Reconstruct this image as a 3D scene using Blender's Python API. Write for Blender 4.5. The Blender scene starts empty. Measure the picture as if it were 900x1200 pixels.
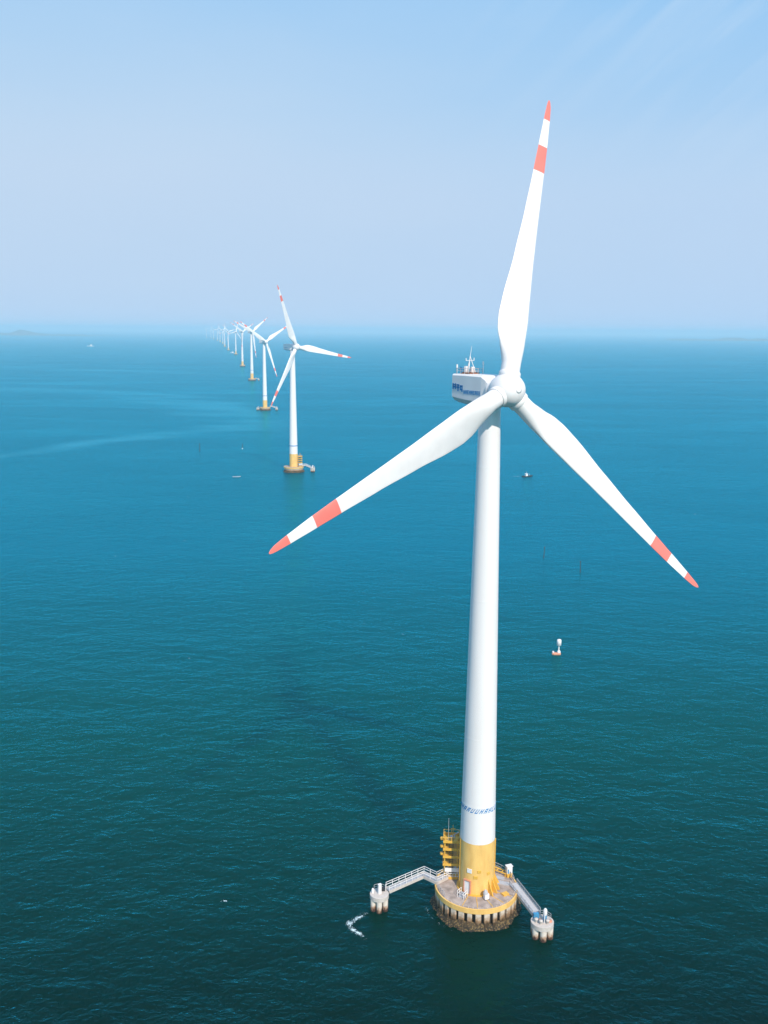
import bpy, math, random
from mathutils import Vector, Matrix, noise

random.seed(7)
S = bpy.context.scene
COL = S.collection
R = math.radians

# ------------------------------------------------------------------ camera
CAM_H = 99.346
PITCH = math.atan(213.2 / 1100.0)
ROLL = R(0.42)
cam_data = bpy.data.cameras.new("camera")
cam = bpy.data.objects.new("camera", cam_data)
COL.objects.link(cam)
cam_data.sensor_fit = 'HORIZONTAL'
cam_data.sensor_width = 36.0
cam_data.lens = 44.0
cam_data.clip_start = 0.5
cam_data.clip_end = 80000.0
f = Vector((0, math.cos(PITCH), -math.sin(PITCH)))
u = Vector((0, math.sin(PITCH), math.cos(PITCH)))
r = Vector((1, 0, 0))
r2 = r * math.cos(ROLL) + u * math.sin(ROLL)
u2 = -r * math.sin(ROLL) + u * math.cos(ROLL)
m = Matrix((r2, u2, -f)).transposed().to_4x4()
m.translation = Vector((0, 0, CAM_H))
cam.matrix_world = m
S.camera = cam

# ------------------------------------------------------------------ sky, sun, exposure
SUN_AZ = R(24)      # to the right of straight behind the camera
SUN_EL = R(42)
world = bpy.data.worlds.new("World")
S.world = world
world.use_nodes = True
wn, wl = world.node_tree.nodes, world.node_tree.links
wn.clear()
wo = wn.new('ShaderNodeOutputWorld')
bg = wn.new('ShaderNodeBackground')
sky = wn.new('ShaderNodeTexSky')
sky.sky_type = 'NISHITA'
sky.sun_disc = False
sky.sun_elevation = SUN_EL
sky.sun_rotation = math.pi - SUN_AZ
sky.altitude = 0
sky.air_density = 1.0
sky.dust_density = 0.6
sky.ozone_density = 3.0
bg.inputs['Strength'].default_value = 0.12
# thin cirrus streaks high in the sky
tc = wn.new('ShaderNodeTexCoord')
mp = wn.new('ShaderNodeMapping')
mp0 = wn.new('ShaderNodeMapping'); mp0.inputs['Rotation'].default_value = (0, R(43), 0)
mp.inputs['Scale'].default_value = (4.0, 4.0, 34.0)
cn = wn.new('ShaderNodeTexNoise')
cn.inputs['Scale'].default_value = 1.0
cn.inputs['Detail'].default_value = 5.0
cn.inputs['Distortion'].default_value = 0.4
cr = wn.new('ShaderNodeMapRange')
cr.inputs['From Min'].default_value = 0.46
cr.inputs['From Max'].default_value = 0.72
cr.inputs['To Max'].default_value = 0.42
sp = wn.new('ShaderNodeSeparateXYZ')
zr = wn.new('ShaderNodeMapRange')
zr.inputs['From Min'].default_value = 0.12
zr.inputs['From Max'].default_value = 0.34
xr = wn.new('ShaderNodeMapRange')
xr.inputs['From Min'].default_value = 0.05
xr.inputs['From Max'].default_value = 0.32
mu = wn.new('ShaderNodeMath'); mu.operation = 'MULTIPLY'
mu2 = wn.new('ShaderNodeMath'); mu2.operation = 'MULTIPLY'
mx = wn.new('ShaderNodeMixRGB')
mx.inputs['Color2'].default_value = (5.2, 6.0, 6.9, 1)
# tone of the clear hazy sky: per channel soft ceiling and flatter gradient towards the horizon
sx = wn.new('ShaderNodeSeparateColor'); cx = wn.new('ShaderNodeCombineColor')
wl.new(sky.outputs['Color'], sx.inputs['Color'])
for ch, cap, gam, amp in (('Red', 3.1, 0.66, 1.71), ('Green', 4.7, 0.23, 3.40), ('Blue', 8.0, -0.04, 7.00)):
    mn = wn.new('ShaderNodeMath'); mn.operation = 'SMOOTH_MIN'; mn.inputs[1].default_value = cap; mn.inputs[2].default_value = 0.8
    pw = wn.new('ShaderNodeMath'); pw.operation = 'POWER'; pw.inputs[1].default_value = gam
    ml = wn.new('ShaderNodeMath'); ml.operation = 'MULTIPLY'; ml.inputs[1].default_value = amp
    mxx = wn.new('ShaderNodeMath'); mxx.operation = 'MAXIMUM'; mxx.inputs[1].default_value = 0.4
    wl.new(sx.outputs[ch], mxx.inputs[0]); wl.new(mxx.outputs[0], mn.inputs[0]); wl.new(mn.outputs[0], pw.inputs[0]); wl.new(pw.outputs[0], ml.inputs[0]); wl.new(ml.outputs[0], cx.inputs[ch])
wl.new(tc.outputs['Generated'], mp0.inputs['Vector']); wl.new(mp0.outputs['Vector'], mp.inputs['Vector'])
wl.new(mp.outputs['Vector'], cn.inputs['Vector'])
wl.new(cn.outputs['Fac'], cr.inputs['Value'])
wl.new(tc.outputs['Generated'], sp.inputs['Vector'])
wl.new(sp.outputs['Z'], zr.inputs['Value'])
wl.new(sp.outputs['X'], xr.inputs['Value'])
wl.new(cr.outputs['Result'], mu.inputs[0])
wl.new(zr.outputs['Result'], mu.inputs[1])
wl.new(mu.outputs['Value'], mu2.inputs[0])
wl.new(xr.outputs['Result'], mu2.inputs[1])
wl.new(cx.outputs['Color'], mx.inputs['Color1'])
wl.new(mu2.outputs['Value'], mx.inputs['Fac'])
# uneven milky haze, denser to the left
hn = wn.new('ShaderNodeTexNoise'); hn.inputs['Scale'].default_value = 1.7; hn.inputs['Detail'].default_value = 4
hm = wn.new('ShaderNodeMapping'); hm.inputs['Scale'].default_value = (1.0, 1.0, 3.5)
wl.new(tc.outputs['Generated'], hm.inputs['Vector']); wl.new(hm.outputs['Vector'], hn.inputs['Vector'])
hx = wn.new('ShaderNodeMapRange'); hx.inputs['From Min'].default_value = 0.40; hx.inputs['From Max'].default_value = -0.45
hx.inputs['To Min'].default_value = -0.10; hx.inputs['To Max'].default_value = 0.16
wl.new(sp.outputs['X'], hx.inputs['Value'])
ha = wn.new('ShaderNodeMath'); ha.operation = 'MULTIPLY_ADD'; ha.inputs[1].default_value = 0.7; ha.use_clamp = True
hs_ = wn.new('ShaderNodeMath'); hs_.operation = 'SUBTRACT'; hs_.inputs[1].default_value = 0.42
wl.new(hn.outputs['Fac'], hs_.inputs[0]); wl.new(hs_.outputs[0], ha.inputs[0]); wl.new(hx.outputs['Result'], ha.inputs[2])
mh = wn.new('ShaderNodeMixRGB'); mh.inputs['Color2'].default_value = (4.6, 5.4, 6.4, 1)
wl.new(ha.outputs[0], mh.inputs['Fac']); wl.new(mx.outputs['Color'], mh.inputs['Color1'])
wl.new(mh.outputs['Color'], bg.inputs['Color'])
wl.new(bg.outputs['Background'], wo.inputs['Surface'])

sun_data = bpy.data.lights.new("sun", 'SUN')
sun_data.energy = 4.3
sun_data.angle = R(0.53)
sun_data.color = (1.0, 0.90, 0.79)
sun = bpy.data.objects.new("sun", sun_data)
COL.objects.link(sun)
sdir = Vector((math.sin(SUN_AZ) * math.cos(SUN_EL), -math.cos(SUN_AZ) * math.cos(SUN_EL), math.sin(SUN_EL)))
sun.rotation_euler = sdir.to_track_quat('Z', 'Y').to_euler()

S.view_settings.view_transform = 'Standard'
S.view_settings.look = 'None'
S.view_settings.gamma = 1.0
S.view_settings.exposure = 0.2
S.view_settings.use_curve_mapping = False
S.cycles.use_denoising = True
S.cycles.max_bounces = 6
S.cycles.volume_bounces = 1

# ------------------------------------------------------------------ materials
def new_mat(name):
    mt = bpy.data.materials.new(name)
    mt.use_nodes = True
    return mt, mt.node_tree.nodes, mt.node_tree.links

def paint(name, col, rough=0.45, var=0.06, scale=0.8, dirt=None, dirt_amt=0.0, metal=0.0, stretch=(1, 1, 1), bump=0.0):
    mt, n, l = new_mat(name)
    b = n['Principled BSDF']
    b.inputs['Roughness'].default_value = rough
    b.inputs['Metallic'].default_value = metal
    t = n.new('ShaderNodeTexCoord')
    mpn = n.new('ShaderNodeMapping'); mpn.inputs['Scale'].default_value = stretch
    nz = n.new('ShaderNodeTexNoise'); nz.inputs['Scale'].default_value = scale; nz.inputs['Detail'].default_value = 6
    l.new(t.outputs['Object'], mpn.inputs['Vector']); l.new(mpn.outputs['Vector'], nz.inputs['Vector'])
    mr = n.new('ShaderNodeMapRange')
    mr.inputs['From Min'].default_value = 0.35; mr.inputs['From Max'].default_value = 0.7
    l.new(nz.outputs['Fac'], mr.inputs['Value'])
    mixn = n.new('ShaderNodeMixRGB')
    d = dirt if dirt else tuple(c * (1 - var * 2) for c in col)
    mixn.inputs['Color1'].default_value = (*col, 1); mixn.inputs['Color2'].default_value = (*d, 1)
    if dirt:
        ml = n.new('ShaderNodeMath'); ml.operation = 'MULTIPLY'; ml.inputs[1].default_value = dirt_amt
        l.new(mr.outputs['Result'], ml.inputs[0]); l.new(ml.outputs['Value'], mixn.inputs['Fac'])
    else:
        l.new(mr.outputs['Result'], mixn.inputs['Fac'])
    l.new(mixn.outputs['Color'], b.inputs['Base Color'])
    if bump:
        bp = n.new('ShaderNodeBump'); bp.inputs['Strength'].default_value = 0.5; bp.inputs['Distance'].default_value = bump
        l.new(nz.outputs['Fac'], bp.inputs['Height']); l.new(bp.outputs['Normal'], b.inputs['Normal'])
    return mt

M = {}
M['white'] = paint('white_paint', (0.79, 0.755, 0.74), 0.4, 0.02, 0.5, (0.69, 0.65, 0.63), 0.4, stretch=(1, 1, 0.12))
M['yellow'] = paint('yellow_paint', (0.85, 0.53, 0.165), 0.5, 0.05, 0.9, (0.58, 0.31, 0.08), 0.55, stretch=(1, 1, 0.25))
M['yellow_small'] = paint('yellow_steel', (0.74, 0.43, 0.06), 0.5, 0.06, 3.0, (0.45, 0.24, 0.05), 0.4)
M['concrete'] = paint('deck_concrete', (0.44, 0.36, 0.32), 0.9, 0.1, 0.9, (0.20, 0.16, 0.14), 0.85, bump=0.02)
M['grey'] = paint('galvanised_steel', (0.46, 0.46, 0.48), 0.5, 0.1, 3.0, (0.33, 0.31, 0.31), 0.5)
M['pale'] = paint('pale_concrete', (0.55, 0.50, 0.46), 0.85, 0.1, 2.0, (0.40, 0.34, 0.29), 0.5)
M['dark'] = paint('dark_steel', (0.03, 0.03, 0.032), 0.6, 0.1, 2.0)
M['blue'] = paint('blue_lettering', (0.01, 0.20, 0.48), 0.5, 0.05, 2.0)
M['bluebox'] = paint('blue_paint', (0.05, 0.25, 0.45), 0.5, 0.05, 2.0)
M['rust'] = paint('rusty_steel', (0.30, 0.12, 0.06), 0.8, 0.1, 3.0, (0.12, 0.06, 0.04), 0.6)
M['orange'] = paint('faded_orange', (0.62, 0.28, 0.18), 0.6, 0.1, 3.0, (0.45, 0.16, 0.08), 0.6)
M['wood'] = paint('dark_wood', (0.035, 0.045, 0.05), 0.8, 0.1, 3.0)
M['foam'] = paint('foam_white', (0.78, 0.84, 0.86), 0.7, 0.1, 1.5, (0.30, 0.52, 0.56), 0.5)
M['island'] = paint('island_green', (0.06, 0.09, 0.06), 0.9, 0.1, 0.004, (0.13, 0.12, 0.09), 0.6)

def ramp_mat(name, stops, rough, mottle=None, mscale=3.0, bump=0.0):
    """base colour by height above the water (tide stain) with noise"""
    mt, n, l = new_mat(name)
    b = n['Principled BSDF']; b.inputs['Roughness'].default_value = rough
    g = n.new('ShaderNodeNewGeometry'); s_ = n.new('ShaderNodeSeparateXYZ')
    l.new(g.outputs['Position'], s_.inputs['Vector'])
    nz = n.new('ShaderNodeTexNoise'); nz.inputs['Scale'].default_value = mscale; nz.inputs['Detail'].default_value = 5
    l.new(g.outputs['Position'], nz.inputs['Vector'])
    a1 = n.new('ShaderNodeMath'); a1.operation = 'MULTIPLY_ADD'; a1.inputs[1].default_value = 1.6; a1.inputs[2].default_value = -0.8
    l.new(nz.outputs['Fac'], a1.inputs[0])
    ad = n.new('ShaderNodeMath'); ad.operation = 'ADD'
    l.new(s_.outputs['Z'], ad.inputs[0]); l.new(a1.outputs['Value'], ad.inputs[1])
    mr = n.new('ShaderNodeMapRange'); mr.inputs['From Min'].default_value = -0.5; mr.inputs['From Max'].default_value = 3.5
    l.new(ad.outputs['Value'], mr.inputs['Value'])
    cr_ = n.new('ShaderNodeValToRGB')
    el = cr_.color_ramp.elements
    while len(el) < len(stops): el.new(0.5)
    for e, (p, c) in zip(el, stops): e.position = p; e.color = (*c, 1)
    l.new(mr.outputs['Result'], cr_.inputs['Fac'])
    out = cr_.outputs['Color']
    if mottle:
        n2 = n.new('ShaderNodeTexNoise'); n2.inputs['Scale'].default_value = mscale * 1.7; n2.inputs['Detail'].default_value = 4
        l.new(g.outputs['Position'], n2.inputs['Vector'])
        m2 = n.new('ShaderNodeMapRange'); m2.inputs['From Min'].default_value = 0.50; m2.inputs['From Max'].default_value = 0.62
        l.new(n2.outputs['Fac'], m2.inputs['Value'])
        mi = n.new('ShaderNodeMixRGB'); mi.inputs['Color2'].default_value = (*mottle, 1)
        l.new(m2.outputs['Result'], mi.inputs['Fac']); l.new(out, mi.inputs['Color1']); out = mi.outputs['Color']
    l.new(out, b.inputs['Base Color'])
    if bump:
        bp = n.new('ShaderNodeBump'); bp.inputs['Strength'].default_value = 0.8; bp.inputs['Distance'].default_value = bump
        l.new(nz.outputs['Fac'], bp.inputs['Height']); l.new(bp.outputs['Normal'], b.inputs['Normal'])
    return mt

M['pile'] = ramp_mat('stained_concrete', [(0.0, (0.02, 0.014, 0.008)), (0.38, (0.07, 0.04, 0.016)), (0.56, (0.33, 0.19, 0.10)), (0.76, (0.60, 0.50, 0.40))], 0.85, None, 2.0, 0.03)
M['pier_pile'] = ramp_mat('pier_concrete', [(0.0, (0.012, 0.008, 0.006)), (0.20, (0.07, 0.03, 0.018)), (0.33, (0.42, 0.26, 0.17)), (0.46, (0.66, 0.58, 0.50))], 0.85, None, 2.0, 0.03)
M['growth'] = ramp_mat('barnacle_growth', [(0.0, (0.006, 0.006, 0.005)), (0.25, (0.028, 0.020, 0.010)), (0.42, (0.075, 0.048, 0.018)), (0.8, (0.05, 0.035, 0.02))], 0.85, (0.17, 0.11, 0.04), 1.9, 0.12)
M['core'] = ramp_mat('dark_core', [(0.0, (0.01, 0.008, 0.006)), (0.6, (0.05, 0.035, 0.02)), (1.0, (0.10, 0.07, 0.04))], 0.95, None, 2.0)

def blade_mat():
    mt, n, l = new_mat('blade_paint')
    b = n['Principled BSDF']; b.inputs['Roughness'].default_value = 0.42
    t = n.new('ShaderNodeTexCoord'); s_ = n.new('ShaderNodeSeparateXYZ')
    l.new(t.outputs['Object'], s_.inputs['Vector'])
    cr_ = n.new('ShaderNodeValToRGB'); cr_.color_ramp.interpolation = 'CONSTANT'
    mr = n.new('ShaderNodeMath'); mr.operation = 'DIVIDE'; mr.inputs[1].default_value = BLADE_R
    l.new(s_.outputs['Z'], mr.inputs[0]); l.new(mr.outputs['Value'], cr_.inputs['Fac'])
    W = (0.79, 0.755, 0.74, 1); RD = (0.82, 0.19, 0.15, 1)
    el = cr_.color_ramp.elements
    el[0].position = 0; el[0].color = W
    el[1].position = 0.745; el[1].color = RD
    e = el.new(0.833); e.color = W
    e = el.new(0.926); e.color = RD
    nz = n.new('ShaderNodeTexNoise'); nz.inputs['Scale'].default_value = 0.35; nz.inputs['Detail'].default_value = 5
    l.new(t.outputs['Object'], nz.inputs['Vector'])
    m2 = n.new('ShaderNodeMapRange'); m2.inputs['From Min'].default_value = 0.4; m2.inputs['From Max'].default_value = 0.75
    m2.inputs['To Min'].default_value = 1.0; m2.inputs['To Max'].default_value = 0.90
    l.new(nz.outputs['Fac'], m2.inputs['Value'])
    mi = n.new('ShaderNodeMixRGB'); mi.blend_type = 'MULTIPLY'; mi.inputs['Fac'].default_value = 1
    l.new(cr_.outputs['Color'], mi.inputs['Color1']); l.new(m2.outputs['Result'], mi.inputs['Color2'])
    l.new(mi.outputs['Color'], b.inputs['Base Color'])
    return mt
BLADE_R = 48.0
M['blade'] = blade_mat()

def sea_mat():
    mt, n, l = new_mat('sea_water')
    n.clear()
    out = n.new('ShaderNodeOutputMaterial')
    g = n.new('ShaderNodeNewGeometry')
    def noise_(scale, sx, sy, rot, detail, rough=0.55, dist=0.0):
        mp_ = n.new('ShaderNodeMapping'); mp_.inputs['Scale'].default_value = (sx, sy, 1); mp_.inputs['Rotation'].default_value = (0, 0, R(rot))
        l.new(g.outputs['Position'], mp_.inputs['Vector'])
        t_ = n.new('ShaderNodeTexNoise'); t_.inputs['Scale'].default_value = scale; t_.inputs['Detail'].default_value = detail
        t_.inputs['Roughness'].default_value = rough; t_.inputs['Distortion'].default_value = dist
        l.new(mp_.outputs['Vector'], t_.inputs['Vector'])
        return t_.outputs['Fac']
    def math_(op, a, b_, c=None):
        x = n.new('ShaderNodeMath'); x.operation = op
        for i, v in enumerate((a, b_, c)):
            if v is None: continue
            if isinstance(v, (int, float)): x.inputs[i].default_value = v
            else: l.new(v, x.inputs[i])
        return x.outputs['Value']
    def rng(v, a, b_, c=0.0, d=1.0, smooth=False):
        x = n.new('ShaderNodeMapRange')
        if smooth: x.interpolation_type = 'SMOOTHSTEP'
        l.new(v, x.inputs['Value'])
        for k, val in (('From Min', a), ('From Max', b_), ('To Min', c), ('To Max', d)): x.inputs[k].default_value = val
        return x.outputs['Result']
    swell = noise_(0.032, 0.6, 1.0, 24, 2)
    waves = noise_(0.17, 0.62, 1.0, 30, 4, 0.55, 0.5)
    cross = noise_(0.30, 0.65, 1.0, -40, 4, 0.55, 0.5)
    rip = noise_(1.0, 0.7, 1.0, 24, 3, 0.6, 0.4)
    patch = noise_(0.010, 0.35, 1.0, -10, 5, 0.6, 1.0)
    band = noise_(0.0042, 0.28, 1.0, -16, 3, 0.5, 2.2)
    sepp = n.new('ShaderNodeSeparateXYZ'); l.new(g.outputs['Position'], sepp.inputs['Vector'])
    # smooth current streaks drifting in the middle distance on the left
    X, Y = sepp.outputs['X'], sepp.outputs['Y']
    wob = math_('MULTIPLY_ADD', band, 1.0, -0.5)
    def curve(c2, c1, c0, w, wobble, x0, x1):
        poly = math_('MULTIPLY_ADD', math_('MULTIPLY_ADD', X, c2, c1), X, c0)
        d = math_('ADD', math_('SUBTRACT', Y, poly), math_('MULTIPLY', wob, wobble))
        v = math_('SUBTRACT', 1.0, rng(math_('ABSOLUTE', d, None), 0.0, w, 0, 1, True))
        v = math_('MULTIPLY', v, rng(X, x1, x1 - 120.0, 0, 1, True))
        return math_('MULTIPLY', v, rng(X, x0, x0 + 120.0, 0.3, 1, True))
    streak = math_('MAXIMUM', math_('MAXIMUM', curve(-0.00164, -2.336, 737.0, 120.0, 700.0, -1400.0, -60.0), curve(-0.00525, -0.82, 951.0, 60.0, 260.0, -420.0, -60.0)), curve(0.0, -0.503, 1922.0, 80.0, 500.0, -1400.0, -200.0))
    wisp = noise_(0.02, 0.16, 1.0, -38, 4, 0.6, 0.8)
    streak = math_('MULTIPLY', streak, rng(wisp, 0.32, 0.62, 0.15, 1.0))
    amp = math_('MULTIPLY', rng(patch, 0.32, 0.68, 0.45, 1.35), math_('SUBTRACT', 1.0, math_('MULTIPLY', streak, 0.6)))
    h = math_('MULTIPLY', swell, 2.2)
    h = math_('MULTIPLY_ADD', waves, 1.4, h)
    h = math_('MULTIPLY_ADD', cross, 0.8, h)
    h = math_('MULTIPLY_ADD', rip, 0.40, h)
    bp = n.new('ShaderNodeBump'); bp.inputs['Distance'].default_value = 1.0
    l.new(math_('MULTIPLY', amp, 0.9), bp.inputs['Strength'])
    l.new(h, bp.inputs['Height'])
    fr = n.new('ShaderNodeFresnel'); fr.inputs['IOR'].default_value = 1.29
    l.new(bp.outputs['Normal'], fr.inputs['Normal'])
    # water colour: vignette darkening painted in towards the camera, green-blue farther out, noisy edge
    vignette = rng(math_('ADD', sepp.outputs['Y'], math_('MULTIPLY_ADD', patch, 110.0, -55.0)), 116.0, 420.0, 0, 1)
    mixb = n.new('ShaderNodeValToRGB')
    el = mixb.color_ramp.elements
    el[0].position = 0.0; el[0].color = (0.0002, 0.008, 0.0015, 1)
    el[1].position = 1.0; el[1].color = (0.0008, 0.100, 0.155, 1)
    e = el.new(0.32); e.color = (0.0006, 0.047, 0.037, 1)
    l.new(vignette, mixb.inputs['Fac'])
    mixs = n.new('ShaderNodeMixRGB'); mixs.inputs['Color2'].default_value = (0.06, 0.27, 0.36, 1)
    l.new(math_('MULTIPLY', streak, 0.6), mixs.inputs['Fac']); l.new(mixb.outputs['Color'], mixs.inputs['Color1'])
    body = n.new('ShaderNodeBsdfDiffuse')
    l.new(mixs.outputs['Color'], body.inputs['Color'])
    l.new(bp.outputs['Normal'], body.inputs['Normal'])
    sss = n.new('ShaderNodeSubsurfaceScattering'); sss.falloff = 'BURLEY'
    sss.inputs['Scale'].default_value = 40.0; sss.inputs['Radius'].default_value = (1, 1, 1)
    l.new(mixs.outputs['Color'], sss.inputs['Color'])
    mb_ = n.new('ShaderNodeMixShader'); mb_.inputs['Fac'].default_value = 0.95
    l.new(body.outputs['BSDF'], mb_.inputs[1]); l.new(sss.outputs['BSSRDF'], mb_.inputs[2])
    gl = n.new('ShaderNodeBsdfGlossy')
    gl.inputs['Color'].default_value = (0.035, 0.68, 0.84, 1)
    gl.inputs['Roughness'].default_value = 0.16
    l.new(bp.outputs['Normal'], gl.inputs['Normal'])
    ms = n.new('ShaderNodeMixShader')
    l.new(fr.outputs['Fac'], ms.inputs['Fac']); l.new(mb_.outputs['Shader'], ms.inputs[1]); l.new(gl.outputs['BSDF'], ms.inputs[2])
    # small breaking flecks of foam
    mpf = n.new('ShaderNodeMapping'); mpf.inputs['Scale'].default_value = (0.5, 1.0, 1.0); mpf.inputs['Rotation'].default_value = (0, 0, R(9))
    l.new(g.outputs['Position'], mpf.inputs['Vector'])
    nzd = n.new('ShaderNodeTexNoise'); nzd.inputs['Scale'].default_value = 1.4; nzd.inputs['Detail'].default_value = 3
    l.new(g.outputs['Position'], nzd.inputs['Vector'])
    vo = n.new('ShaderNodeTexVoronoi'); vo.inputs['Scale'].default_value = 0.14
    mv = n.new('ShaderNodeVectorMath'); mv.operation = 'MULTIPLY_ADD'
    mv.inputs[1].default_value = (1.5, 1.5, 0.0)
    l.new(nzd.outputs['Color'], mv.inputs[0]); l.new(mpf.outputs['Vector'], mv.inputs[2])
    l.new(mv.outputs['Vector'], vo.inputs['Vector'])
    sc_ = n.new('ShaderNodeSeparateColor'); l.new(vo.outputs['Color'], sc_.inputs['Color'])
    pick = math_('GREATER_THAN', sc_.outputs['Red'], 0.62)
    size = rng(sc_.outputs['Green'], 0.0, 1.0, 0.010, 0.034)
    near = math_('LESS_THAN', vo.outputs['Distance'], size)
    fo = math_('MULTIPLY', math_('MULTIPLY', pick, near), rng(sc_.outputs['Blue'], 0, 1, 0.25, 0.95))
    fd = n.new('ShaderNodeBsdfDiffuse'); fd.inputs['Color'].default_value = (0.72, 0.84, 0.88, 1)
    ms2 = n.new('ShaderNodeMixShader')
    l.new(fo, ms2.inputs['Fac']); l.new(ms.outputs['Shader'], ms2.inputs[1]); l.new(fd.outputs['BSDF'], ms2.inputs[2])
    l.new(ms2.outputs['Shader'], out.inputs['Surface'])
    return mt
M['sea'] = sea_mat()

# ------------------------------------------------------------------ mesh helper
class MB:
    def __init__(self): self.v = []; self.f = []; self.s = []
    def add(self, vs, fs, smooth=False):
        o = len(self.v); self.v += [tuple(p) for p in vs]
        for q in fs: self.f.append([i + o for i in q]); self.s.append(smooth)
        return self
    def box(self, c, size, rz=0.0, rx=0.0, bev=0.0):
        x, y, z = (s / 2 for s in size)
        rot = Matrix.Rotation(rz, 3, 'Z') @ Matrix.Rotation(rx, 3, 'X')
        b = min(bev, x * .9, y * .9)
        if b > 0:
            ring = [(x - b, -y), (x, -y + b), (x, y - b), (x - b, y), (-x + b, y), (-x, y - b), (-x, -y + b), (-x + b, -y)]
        else:
            ring = [(x, -y), (x, y), (-x, y), (-x, -y)]
        k = len(ring)
        vs = [rot @ Vector((p[0], p[1], zz)) + Vector(c) for zz in (-z, z) for p in ring]
        fs = [[i, (i + 1) % k, (i + 1) % k + k, i + k] for i in range(k)] + [list(range(k))[::-1], list(range(k, 2 * k))]
        return self.add(vs, fs)
    def beam(self, p, q, w, h):
        """box section running from p to q"""
        p, q = Vector(p), Vector(q); d = (q - p).normalized()
        side = d.cross(Vector((0, 0, 1)))
        if side.length < 1e-4: side = Vector((1, 0, 0))
        side.normalize(); up = side.cross(d)
        vs = [e + side * a * w / 2 + up * b * h / 2 for e in (p, q) for a, b in ((-1, -1), (1, -1), (1, 1), (-1, 1))]
        return self.add(vs, [[0, 1, 2, 3][::-1], [4, 5, 6, 7]] + [[i, (i + 1) % 4, (i + 1) % 4 + 4, i + 4] for i in range(4)])
    def tube(self, p, q, r0, r1=None, n=8, cap=True):
        r1 = r0 if r1 is None else r1
        p, q = Vector(p), Vector(q); d = (q - p).normalized()
        a = d.orthogonal().normalized(); b = d.cross(a)
        vs = []
        for e, rr in ((p, r0), (q, r1)):
            for i in range(n):
                t = 2 * math.pi * i / n; vs.append(e + (a * math.cos(t) + b * math.sin(t)) * rr)
        self.add(vs, [[i, (i + 1) % n, (i + 1) % n + n, i + n] for i in range(n)], True)
        if cap: self.add(vs, [list(range(n))[::-1], list(range(n, 2 * n))])
        return self
    def lathe(self, prof, n=32, c=(0, 0, 0), smooth=True, capb=True, capt=True, a0=0.0, a1=2 * math.pi):
        full = abs(a1 - a0 - 2 * math.pi) < 1e-6
        k = n if full else n + 1
        vs = []
        for rr, z in prof:
            for i in range(k):
                t = a0 + (a1 - a0) * i / n
                vs.append((c[0] + rr * math.cos(t), c[1] + rr * math.sin(t), c[2] + z))
        fs = []
        for j in range(len(prof) - 1):
            for i in range(n):
                i2 = (i + 1) % k
                fs.append([j * k + i, j * k + i2, (j + 1) * k + i2, (j + 1) * k + i])
        self.add(vs, fs, smooth)
        if full and capb: self.add(vs[:k], [list(range(k))[::-1]])
        if full and capt: self.add(vs[-k:], [list(range(k))])
        return self
    def loft(self, secs, smooth=False, cap=True):
        k = len(secs[0]); vs = [p for s_ in secs for p in s_]
        fs = [[j * k + i, j * k + (i + 1) % k, (j + 1) * k + (i + 1) % k, (j + 1) * k + i] for j in range(len(secs) - 1) for i in range(k)]
        self.add(vs, fs, smooth)
        if cap: self.add(secs[0], [list(range(k))[::-1]]); self.add(secs[-1], [list(range(k))])
        return self
    def rail(self, pts, h=1.1, step=1.3, rr=0.045, rails=(1.0, 0.55)):
        pts = [Vector(p) for p in pts]
        for a, b in zip(pts[:-1], pts[1:]):
            L = (b - a).length; k = max(1, round(L / step))
            for i in range(k + 1):
                p = a.lerp(b, i / k); self.tube(p, p + Vector((0, 0, h)), rr, n=5)
            for q in rails:
                self.tube(a + Vector((0, 0, h * q)), b + Vector((0, 0, h * q)), rr, n=5)
        return self
    def build(self, name, mat, parent=None):
        me = bpy.data.meshes.new(name)
        me.from_pydata(self.v, [], self.f); me.materials.append(mat)
        me.polygons.foreach_set('use_smooth', self.s)
        me.validate(); me.update()
        import bmesh
        bm = bmesh.new(); bm.from_mesh(me)
        bmesh.ops.recalc_face_normals(bm, faces=bm.faces); bm.to_mesh(me); bm.free()
        o = bpy.data.objects.new(name, me); COL.objects.link(o)
        if parent is not None: o.parent = parent
        return o

def tag(o, label=None, cat=None, group=None, kind=None):
    for k, v in (('label', label), ('category', cat), ('group', group), ('kind', kind)):
        if v: o[k] = v
    return o
def empty(name, loc, rz=0.0, label=None, cat=None, group=None, scale=1.0):
    o = bpy.data.objects.new(name, None); COL.objects.link(o)
    o.location = loc; o.rotation_euler = (0, 0, rz); o.scale = (scale,) * 3
    o.empty_display_size = 1
    return tag(o, label, cat, group)
def copy_tree(o, parent=None):
    c = o.copy(); COL.objects.link(c)
    if parent is not None:
        c.parent = parent; c.matrix_parent_inverse = o.matrix_parent_inverse.copy()
    for ch in list(o.children): copy_tree(ch, c)
    return c

# ------------------------------------------------------------------ sea, islands
def build_sea():
    radii = [30, 60, 100, 150, 220, 320, 480, 720, 1100, 1700, 2600, 4000, 6500, 10000, 15000, 23000, 40000]
    n = 96; vs = [(0, 0, 0)]; fs = []
    for rr in radii:
        for i in range(n):
            t = 2 * math.pi * i / n; vs.append((rr * math.cos(t), rr * math.sin(t), 0))
    for i in range(n): fs.append([0, 1 + i, 1 + (i + 1) % n])
    for j in range(len(radii) - 1):
        a = 1 + j * n; b = a + n
        for i in range(n): fs.append([a + i, b + i, b + (i + 1) % n, a + (i + 1) % n])
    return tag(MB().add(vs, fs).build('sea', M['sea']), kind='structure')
build_sea()

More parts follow.
